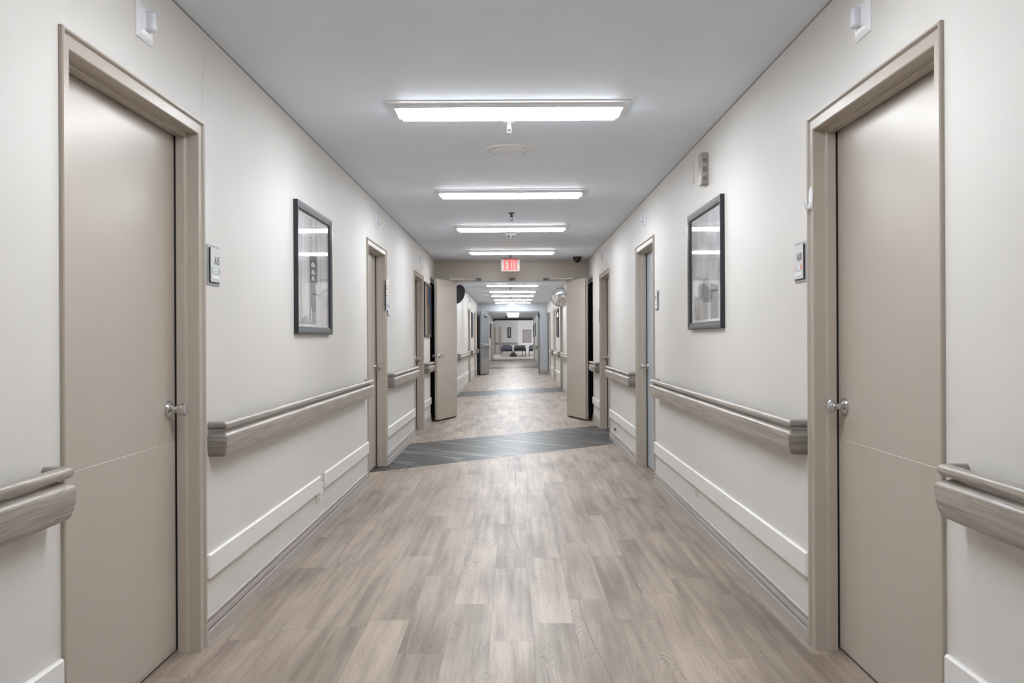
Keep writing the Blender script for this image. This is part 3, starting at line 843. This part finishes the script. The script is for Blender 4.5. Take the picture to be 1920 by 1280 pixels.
def deco_warm(f, y0, y1, z0, z1, p):
    W, H = y1-y0, z1-z0
    quad(f, [(y0+.35*W, z0+.45*H), (y0+.62*W, z0+.5*H), (y0+.62*W, z1), (y0+.35*W, z1)], 'art_orange', p, 'orange_panel', 1)
    quad(f, [(y0+.66*W, z0+.6*H), (y1, z0+.55*H), (y1, z1), (y0+.66*W, z1)], 'art_blue', p, 'blue_panel', 1)

picture(-1, 5.352, 6.372, 1.280, 2.055, 'print_bands', 'black framed grey print of a columned arcade on the left wall', deco=deco_hall)
picture(1, 5.290, 6.290, 1.300, 2.062, 'print_twigs', 'black framed grey print of pale twigs on the right wall', deco=deco_twigs)
picture(-1, 13.04, 14.05, 1.280, 2.055, 'print_warm', 'dark framed orange and beige picture on the left wall near the open leaf', deco=deco_warm)
picture(-1, 27.65, 28.70, 1.28, 2.05, 'print_bands', 'black framed picture on the left wall between the two doorways')
picture(1, 24.55, 25.60, 1.28, 2.05, 'print_bands', 'black framed picture on the right wall between the two doorways')
picture(-1, 49.0, 50.9, 1.26, 2.10, 'print_warm', 'brownish framed picture on the left wall past the blue-grey doorway')
picture(1, 49.6, 51.3, 1.36, 2.10, 'art_dark', 'nearer dark framed picture on the right wall past the blue-grey doorway')
picture(1, 55.4, 56.9, 1.36, 2.10, 'art_dark', 'farther dark framed picture on the right wall past the blue-grey doorway')

# ------------------------------------------------------------------ right wall fittings
f = wallmap(1)
root = thing('door_chime', f((0, 5.77, 2.187)), 'grey-brown vented chime box high on the right wall', 'chime')
b = MB(f); b.box(-.003, .044, 5.72, 5.815, 2.187, 2.383, .006, 2); b.build('case', 'chime_metal', root)
for z in (2.222, 2.278, 2.334):
    for k in range(4):
        b = MB(f); b.box(.012, .036, 5.7192, 5.722, z+k*.0065-.012, z+k*.0065-.009); b.build('louver', 'slot_dark', root, None)
b = MB(f); b.box(-.003, .005, 6.17, 6.25, 2.27, 2.40, .0015); o = b.build('blank_plate', 'beige_plastic'); tag(o, 'flat beige blank plate on the right wall beside the chime box', 'wall plate')

root = thing('wall_hook', f((.006, 3.712, 1.75)), 'white plastic hook stuck on the nearest right door frame', 'hook')
b = MB(f)
ov = lambda d, k: [(d, 3.735+.020*k*math.cos(t), 1.800+.047*k*math.sin(t)) for t in [i*2*PI/24 for i in range(24)]]
b.loft([ov(.0052, 1), ov(.009, 1), ov(.0115, .8)]); b.build('base_plate', 'white_plastic', root)
b = MB(f); b.tube([((.009, 3.735, 1.775), .008), ((.016, 3.735, 1.762), .008), ((.026, 3.735, 1.760), .007), ((.034, 3.735, 1.772), .006), ((.037, 3.735, 1.79), .005)], 12); b.build('hook_arm', 'white_plastic', root)

# outlets
def outlet(s, y, z, label, w=.078, h=.125, mat='white_plastic', sockets=True):
    f = wallmap(s); root = thing('outlet', f((0, y+w/2, z)), label, 'outlet')
    b = MB(f); b.box(0, .006, y, y+w, z, z+h, .002, 2); b.build('cover_plate', mat, root)
    if sockets:
        for q in (.28, .72):
            b = MB(f); b.box(.006, .008, y+w*.24, y+w*.76, z+h*q-.015, z+h*q+.015, .003, 2); sk = b.build('socket', mat, root)
            b = MB(f)
            for g in (.4, .6): b.box(.008, .0083, y+w*g-.0015, y+w*g+.0015, z+h*q-.006, z+h*q+.006)
            b.build('slot', 'slot_dark', sk, None)
outlet(-1, 6.045, .195, 'white wall outlet between the two guard boards on the left')
outlet(-1, 5.915, .205, 'small beige plate half hidden under the left guard board end', .07, .10, 'beige_plastic', False)
outlet(1, 6.09, .205, 'yellowed outlet under the guard board joint on the right', .075, .115, 'beige_plastic')
root = thing('cable_raceway', wallmap(1)((0, 10.94, .13)), 'white cable raceway with a dark plug below the far right guard board', 'raceway')
b = MB(wallmap(1)); b.box(0, .010, 10.93, 10.955, .118, .267, .002); b.build('channel', 'white_plastic', root)
b = MB(wallmap(1)); b.box(.010, .025, 10.925, 10.96, .165, .195, .003); b.build('plug', 'dark_metal', root)

# ------------------------------------------------------------------ convex mirrors
def convex(c, d, wallp, label):
    root = thing('convex_mirror', c, label, 'mirror')
    c = Vector(c); d = Vector(d).normalized(); R = .172
    b = MB(); b.lathe(c, d, [(0, R), (.01, R*.985)] + [(.01+.05*(1-(k/8)**2), R*.985*k/8) for k in range(7, 0, -1)] + [(.06, .0005)], 40, False); b.build('mirror_face', 'mirror', root, 60)
    b = MB(); b.lathe(c, -d, [(-.006, R+.004), (.008, R+.004), (.02, R*.8), (.03, R*.3), (.03, .001)], 40); b.build('back_shell', 'mirror_back', root, 60)
    b = MB(); b.tube([(c-d*.03, .012), (c-d*.06, .012), (Vector(wallp), .012)], 10); b.build('bracket', 'mirror_back', root)
convex((.86, 17.0, 1.99), (-.35, -1, -.12), (1.2, 17.25, 2.1), 'round convex mirror facing the viewer beyond the right taupe leaf')
convex((-.985, 16.4, 2.03), (.62, .75, -.28), (-1.26, 16.3, 2.1), 'round convex mirror showing its dark back beyond the left taupe leaf')

# ------------------------------------------------------------------ end of the hall and the lounge
b = MB(); b.box(-WL, WR, YE-.3, YE, 2.39, CZ-.001); struct(b, 'trim_11', 'beam_dark', 'dark beam across the far end of the hall ceiling', 'beam', None)
RZ = 2.78
b = MB(); b.box(-6, -WL-T, YE-.15, YE, 0, RZ); b.box(WR+T, 6, YE-.15, YE, 0, RZ); b.box(-WL-T, WR+T, YE-.15, YE, CZ+.1, RZ)
struct(b, 'wall_front', 'wall_paint', 'inner wall of the far lounge around the hall opening', 'wall', None)
b = MB(); b.box(-6, -5.85, YE, 90, 0, .5); b.box(-6, -5.85, YE, 90, 2.5, RZ)
for y0, y1 in ((YE, 60), (64, 66), (70, 72), (76, 90)): b.box(-6, -5.85, y0, y1, .5, 2.5)
for i, y in enumerate((60, 66, 72)): window(1+i, (-6, y, .5), (-5.85, y+4, 2.5), 0, ['nearest', 'middle', 'farthest'][i]+' tall glazed opening added unseen to light the far lounge from the left')
struct(b, 'wall_left', 'wall_paint', 'left wall of the far lounge', 'wall', None)
b = MB(); b.box(5.85, 6, YE, 90, 0, .5); b.box(5.85, 6, YE, 90, 2.5, RZ)
for y0, y1 in ((YE, 60), (64, 66), (70, 72), (76, 90)): b.box(5.85, 6, y0, y1, .5, 2.5)
for i, y in enumerate((60, 66, 72)): window(4+i, (5.85, y, .5), (6, y+4, 2.5), 0, ['nearest', 'middle', 'farthest'][i]+' tall glazed opening added unseen to light the far lounge from the right')
struct(b, 'wall_right', 'wall_paint', 'right wall of the far lounge', 'wall', None)
b = MB(); b.box(-6, 6, YE-.15, 90, RZ, RZ+.1); struct(b, 'ceiling', 'ceiling_paint', 'ceiling of the far lounge', 'ceiling', None)
A, Bq, D = Vector((-5.9, 86., 0)), Vector((.36, 79.2, 0)), Vector((5.9, 78.4, 0))
def seg(p, q, t):
    n = Vector((-(q-p).y, (q-p).x, 0)).normalized()*t
    return [p, q, q+n, p+n]
b = MB()
for p, q in ((A, Bq), (Bq, D)):
    r4 = seg(p, q, .12); b.loft([[tuple(v) for v in r4], [(v.x, v.y, RZ) for v in r4]])
struct(b, 'wall_far', 'wall_paint', 'pale back wall of the lounge behind the armchairs', 'wall', None)
for i, (x, y) in enumerate(((-2.6, 62), (2.4, 62), (-2.6, 67), (2.4, 67), (-2.6, 73), (2.4, 73))):
    light(y, ['first left', 'first right', 'second left', 'second right', 'third left', 'third right'][i]+' ceiling light in the far lounge out of view', 1.235, x, RZ)

# things on the lounge back wall, positioned along it
def onwall(p, q):
    e = (q-p).normalized(); n = Vector((e.y, -e.x, 0)); n = n if n.y < 0 else -n
    return lambda s: (lambda v: tuple(p+e*v[0]+n*v[1]+Vector((0, 0, v[2]))))
eL = (Bq-A).normalized(); lenL = (Bq-A).length
fL = onwall(A, Bq)(0); fR = onwall(Bq, D)(0)
def aL(px):      # distance along left piece for a column px
    u = (px-963)/FOC
    # A + t e : x/y = u
    t = (u*A.y-A.x)/(eL.x-u*eL.y); return t
eR = (D-Bq).normalized()
def aR(px):
    u = (px-963)/FOC
    return (u*Bq.y-Bq.x)/(eR.x-u*eR.y)
def zz(px_y, Y): return CH-(px_y-635)*Y/FOC
for a0, a1, lab in ((926.2, 930., 'taupe door at the left edge of the far lounge wall'), (935., 939.6, 'taupe door left of the lounge armchairs')):
    dn[0] += 1
    t0, t1 = aL(a0), aL(a1)
    c = fL(((t0+t1)/2, 0, 0)); root = thing('door_%d' % dn[0], c, lab, 'door', None, 'structure')
    pr = [(0, .0), (0, .02), (.06, .02), (.06, 0)]
    b = MB(fL); z1 = 2.28
    b.loft([[(t0+w, d, 0) for w, d in pr], [(t0+w, d, z1-w) for w, d in pr], [(t1-w, d, z1-w) for w, d in pr], [(t1-w, d, 0) for w, d in pr]]); b.build('door_frame', 'taupe_paint', root)
    b = MB(fL); b.box(t0+.06, t1-.06, .001, .008, .01, z1-.06); b.build('door_panel', 'taupe_door', root, None)
t0, t1 = aL(951.9), aL(958.1); root = thing('framed_picture', fL(((t0+t1)/2, 0, 1.33)), 'narrow dark framed picture on the lounge wall above the armchairs', 'picture')
b = MB(fL)
z0, z1 = zz(633.3, 80), zz(613.5, 80)
pr = [(0, 0), (0, .03), (.06, .03), (.06, 0)]
b.loft([[(t0+w, d, z0+w) for w, d in pr], [(t0+w, d, z1-w) for w, d in pr], [(t1-w, d, z1-w) for w, d in pr], [(t1-w, d, z0+w) for w, d in pr], [(t0+w, d, z0+w) for w, d in pr]], False)
b.build('frame', 'frame_black', root)
b = MB(fL); b.box(t0+.06, t1-.06, .001, .012, z0+.06, z1-.06); b.build('print', 'art_dark', root, None)
b = MB(fL); b.box((t0+t1)/2-.04, (t0+t1)/2+.035, .012, .014, z0+.12, z1-.1); b.build('figure', 'mat_white', root, None)
t0, t1 = aL(939.8), aL(971); root = thing('handrail', fL(((t0+t1)/2, 0, .75)), 'beige handrail on the lounge wall behind the armchairs', 'handrail')
b = MB(fL); b.box(t0, t1-.05, .0, .09, .74, .86, .02, 2); b.build('bumper_rail', 'rail_wood', root)
b = MB(fL); b.tube([((t0, .07, .90), .022), ((t1-.05, .07, .90), .022)], 10); b.build('grip_rail', 'rail_wood', root)
b = MB(fL); b.box(t1-.05, t1, 0, .095, .72, .925, .02, 2); b.build('end_return', 'rail_wood_end', root)
t0, t1 = aL(930.6), aL(934.3); b = MB(fL); b.box(t0, t1, 0, .09, .74, .92, .02, 2); o = b.build('handrail', 'rail_wood_end'); tag(o, 'stub of handrail between the two lounge doors', 'handrail')
t0, t1 = aR(978.3), aR(998.5); root = thing('service_hatch', fR(((t0+t1)/2, 0, .95)), 'closed tan service hatch in a white frame on the lounge wall', 'hatch')
z0, z1 = zz(644.5, 79), zz(616.5, 79)
pr = [(0, 0), (0, .03), (.07, .03), (.07, 0)]
b = MB(fR); b.loft([[(t0+w, d, z0+w) for w, d in pr], [(t0+w, d, z1-w) for w, d in pr], [(t1-w, d, z1-w) for w, d in pr], [(t1-w, d, z0+w) for w, d in pr], [(t0+w, d, z0+w) for w, d in pr]], False); b.build('frame', 'guard_white', root)
b = MB(fR); b.box(t0+.07, t1-.07, .0, .01, z0+.07, z1-.07); b.build('shutter', 'hatch_tan', root, None)
b = MB(fR); b.box(t0+.07, t0+.11, .01, .02, z0+.07, z1-.07); b.box(t0+.07, t1-.07, .01, .02, z1-.11, z1-.07); b.build('shutter_track', 'frame_grey', root, None)
b = MB(fR); b.box(t0-.05, t1+.05, 0, .09, z0-.04, z0, .004); b.build('sill', 'guard_white', root)

# armchairs
def armchair(x0, x1, y, label, back_top=.80):
    w = x1-x0; cx = (x0+x1)/2
    root = thing('armchair', (cx, y, 0), label, 'armchair', 'dark armchairs in the lounge')
    b = MB(); b.box(x0+.06, x1-.06, y-.28, y+.25, .40, .52, .04, 3); b.build('seat_cushion', 'upholstery_seat', root)
    b = MB()
    rings = []
    for k in range(9):
        t = k/8; xx = x0+.02+(w-.04)*t; bow = .10*math.sin(PI*t); top = back_top-.10*(2*t-1)**4
        rings.append([(xx, y+.18+bow, .36), (xx, y+.30+bow, .36), (xx, y+.36+bow, top), (xx, y+.28+bow, top)])
    b.loft(rings); b.build('backrest', 'upholstery', root, 50)
    b = MB(); b.box(x0+.04, x1-.04, y-.27, y+.27, .34, .41, .01); b.build('seat_frame', 'chair_black', root)
    for xx in (x0, x1-.04):
        b = MB(); b.box(xx, xx+.04, y-.28, y+.25, .60, .65, .01); b.box(xx, xx+.04, y-.28, y-.24, .36, .62); b.build('armrest', 'chair_black', root)
        for yy in (y-.28, y+.22):
            b = MB(); b.box(xx, xx+.04, yy, yy+.04, .0, .37, .004); b.build('leg', 'chair_black', root)
    b = MB(); b.box(x0, x1, y-.27, y-.24, .02, .05); b.build('stretcher', 'chair_black', root, None)
def cx(px, Y): return (px-963)*Y/FOC
Yc = 67.6
armchair(cx(939.2, Yc), cx(960.5, Yc), Yc, 'dark purple-grey armchair left of the pair in the lounge')
root = thing('lounge_table', (cx(974.5, 66.2), 66.2, 0), 'dark slatted table-like bench right of the armchair in the lounge', 'bench')
x0, x1 = cx(963, 66.2), cx(986.4, 66.2)
b = MB(); b.box(x0+.05, x1-.05, 66.32, 66.4, .60, .78, .03, 2); b.build('back_panel', 'upholstery', root)
b = MB(); b.box(x0+.02, x1-.02, 66.25, 66.32, .36, .58, .02, 2); b.build('lower_panel', 'upholstery', root)
b = MB(); b.box(x0, x1, 65.95, 66.4, .54, .60, .01); b.build('top', 'chair_black', root)
for xx in (x0+.02, x0+(x1-x0)*.68, x1-.06):
    b = MB(); b.box(xx, xx+.045, 65.98, 66.03, 0, .55); b.build('leg', 'chair_black', root, None)
b = MB(); b.box(x0, x1, 65.98, 66.03, 0, .04); b.build('stretcher', 'chair_black', root, None)
armchair(cx(991.4, 68), cx(1004, 68)+.35, 68., 'dark armchair at the right of the lounge, half hidden by the hall wall')
root = thing('duffel_bag', (cx(962.2, 65.2), 65.2, 0), 'low rounded black bag on the floor between the lounge chairs', 'bag')
b = MB(); xa, xb = cx(955.8, 65.2), cx(969, 65.2)
rings = []
for k in range(9):
    t = k/8; xx = xa+(xb-xa)*t; q = .30*max(.25, math.sin(PI*(.12+.76*t)))**.6
    rings.append([(xx, 65.0, .0), (xx, 64.95, q*.5), (xx, 65.08, q), (xx, 65.32, q), (xx, 65.45, q*.5), (xx, 65.4, 0)])
b.loft(rings); b.build('body', 'chair_black', root, 60)
b = MB(); m = (xa+xb)/2; b.tube([((m-.13, 65.2, .27), .014), ((m-.08, 65.2, .36), .014), ((m+.08, 65.2, .36), .014), ((m+.13, 65.2, .27), .014)], 8); b.build('handle', 'upholstery', root)

# hanging red-brown sign and small dome past the blue-grey doorway
root = thing('hanging_sign', (cx(923, 56.5), 56.5, 2.40), 'small red-brown sign hanging near the end of the hall, on the left', 'sign')
b = MB(); b.box(cx(918, 56.5)+.03, cx(928, 56.5), 56.48, 56.52, 2.33, 2.40, .004); b.build('board', 'red_brown', root)
b = MB(); b.cyl((cx(922, 56.5), 56.5, 2.39), (cx(922, 56.5), 56.5, CZ), .008, n=8); b.cyl((cx(926, 56.5), 56.5, 2.39), (cx(926, 56.5), 56.5, CZ), .008, n=8); b.build('hanger', 'dark_metal', root)
sprinkler(cx(943, 55), 55., 'dark wide sprinkler plate near the dark end beam', 'dark_metal', .10)
dome(cx(950, 52.5), 52.5, 'tiny black dome camera near the end of the hall', 1.1)
b = MB(); b.box(OR-.02, OR+.012, P2-.07, P2-.0125, 2.0, 2.15, .004); o = b.build('closer_housing', 'chair_black'); tag(o, 'small black closer housing at the top right of the blue-grey doorway', 'door closer')

# ------------------------------------------------------------------ world, camera, colour
w = bpy.data.worlds.new('world'); bpy.context.scene.world = w; w.use_nodes = True
w.node_tree.nodes['Background'].inputs[0].default_value = (.62, .66, .70, 1)
w.node_tree.nodes['Background'].inputs[1].default_value = 9.

cam = bpy.data.cameras.new('camera'); co = bpy.data.objects.new('camera', cam); C.objects.link(co)
cam.sensor_width = 36; cam.lens = FOC/1920*36; cam.clip_end = 300; cam.clip_start = .05
cam.shift_x = -3/1920; cam.shift_y = -5/1920
co.location = (0, 0, CH); co.rotation_euler = (PI/2, .005, 0)
sc = bpy.context.scene; sc.camera = co
sc.view_settings.view_transform = 'Standard'; sc.view_settings.look = 'None'
sc.view_settings.gamma = 1; sc.view_settings.use_curve_mapping = False
sc.view_settings.exposure = .55
sc.cycles.use_denoising = True
sc.cycles.max_bounces = 16; sc.cycles.diffuse_bounces = 14; sc.cycles.glossy_bounces = 4
sc.cycles.sample_clamp_indirect = 10
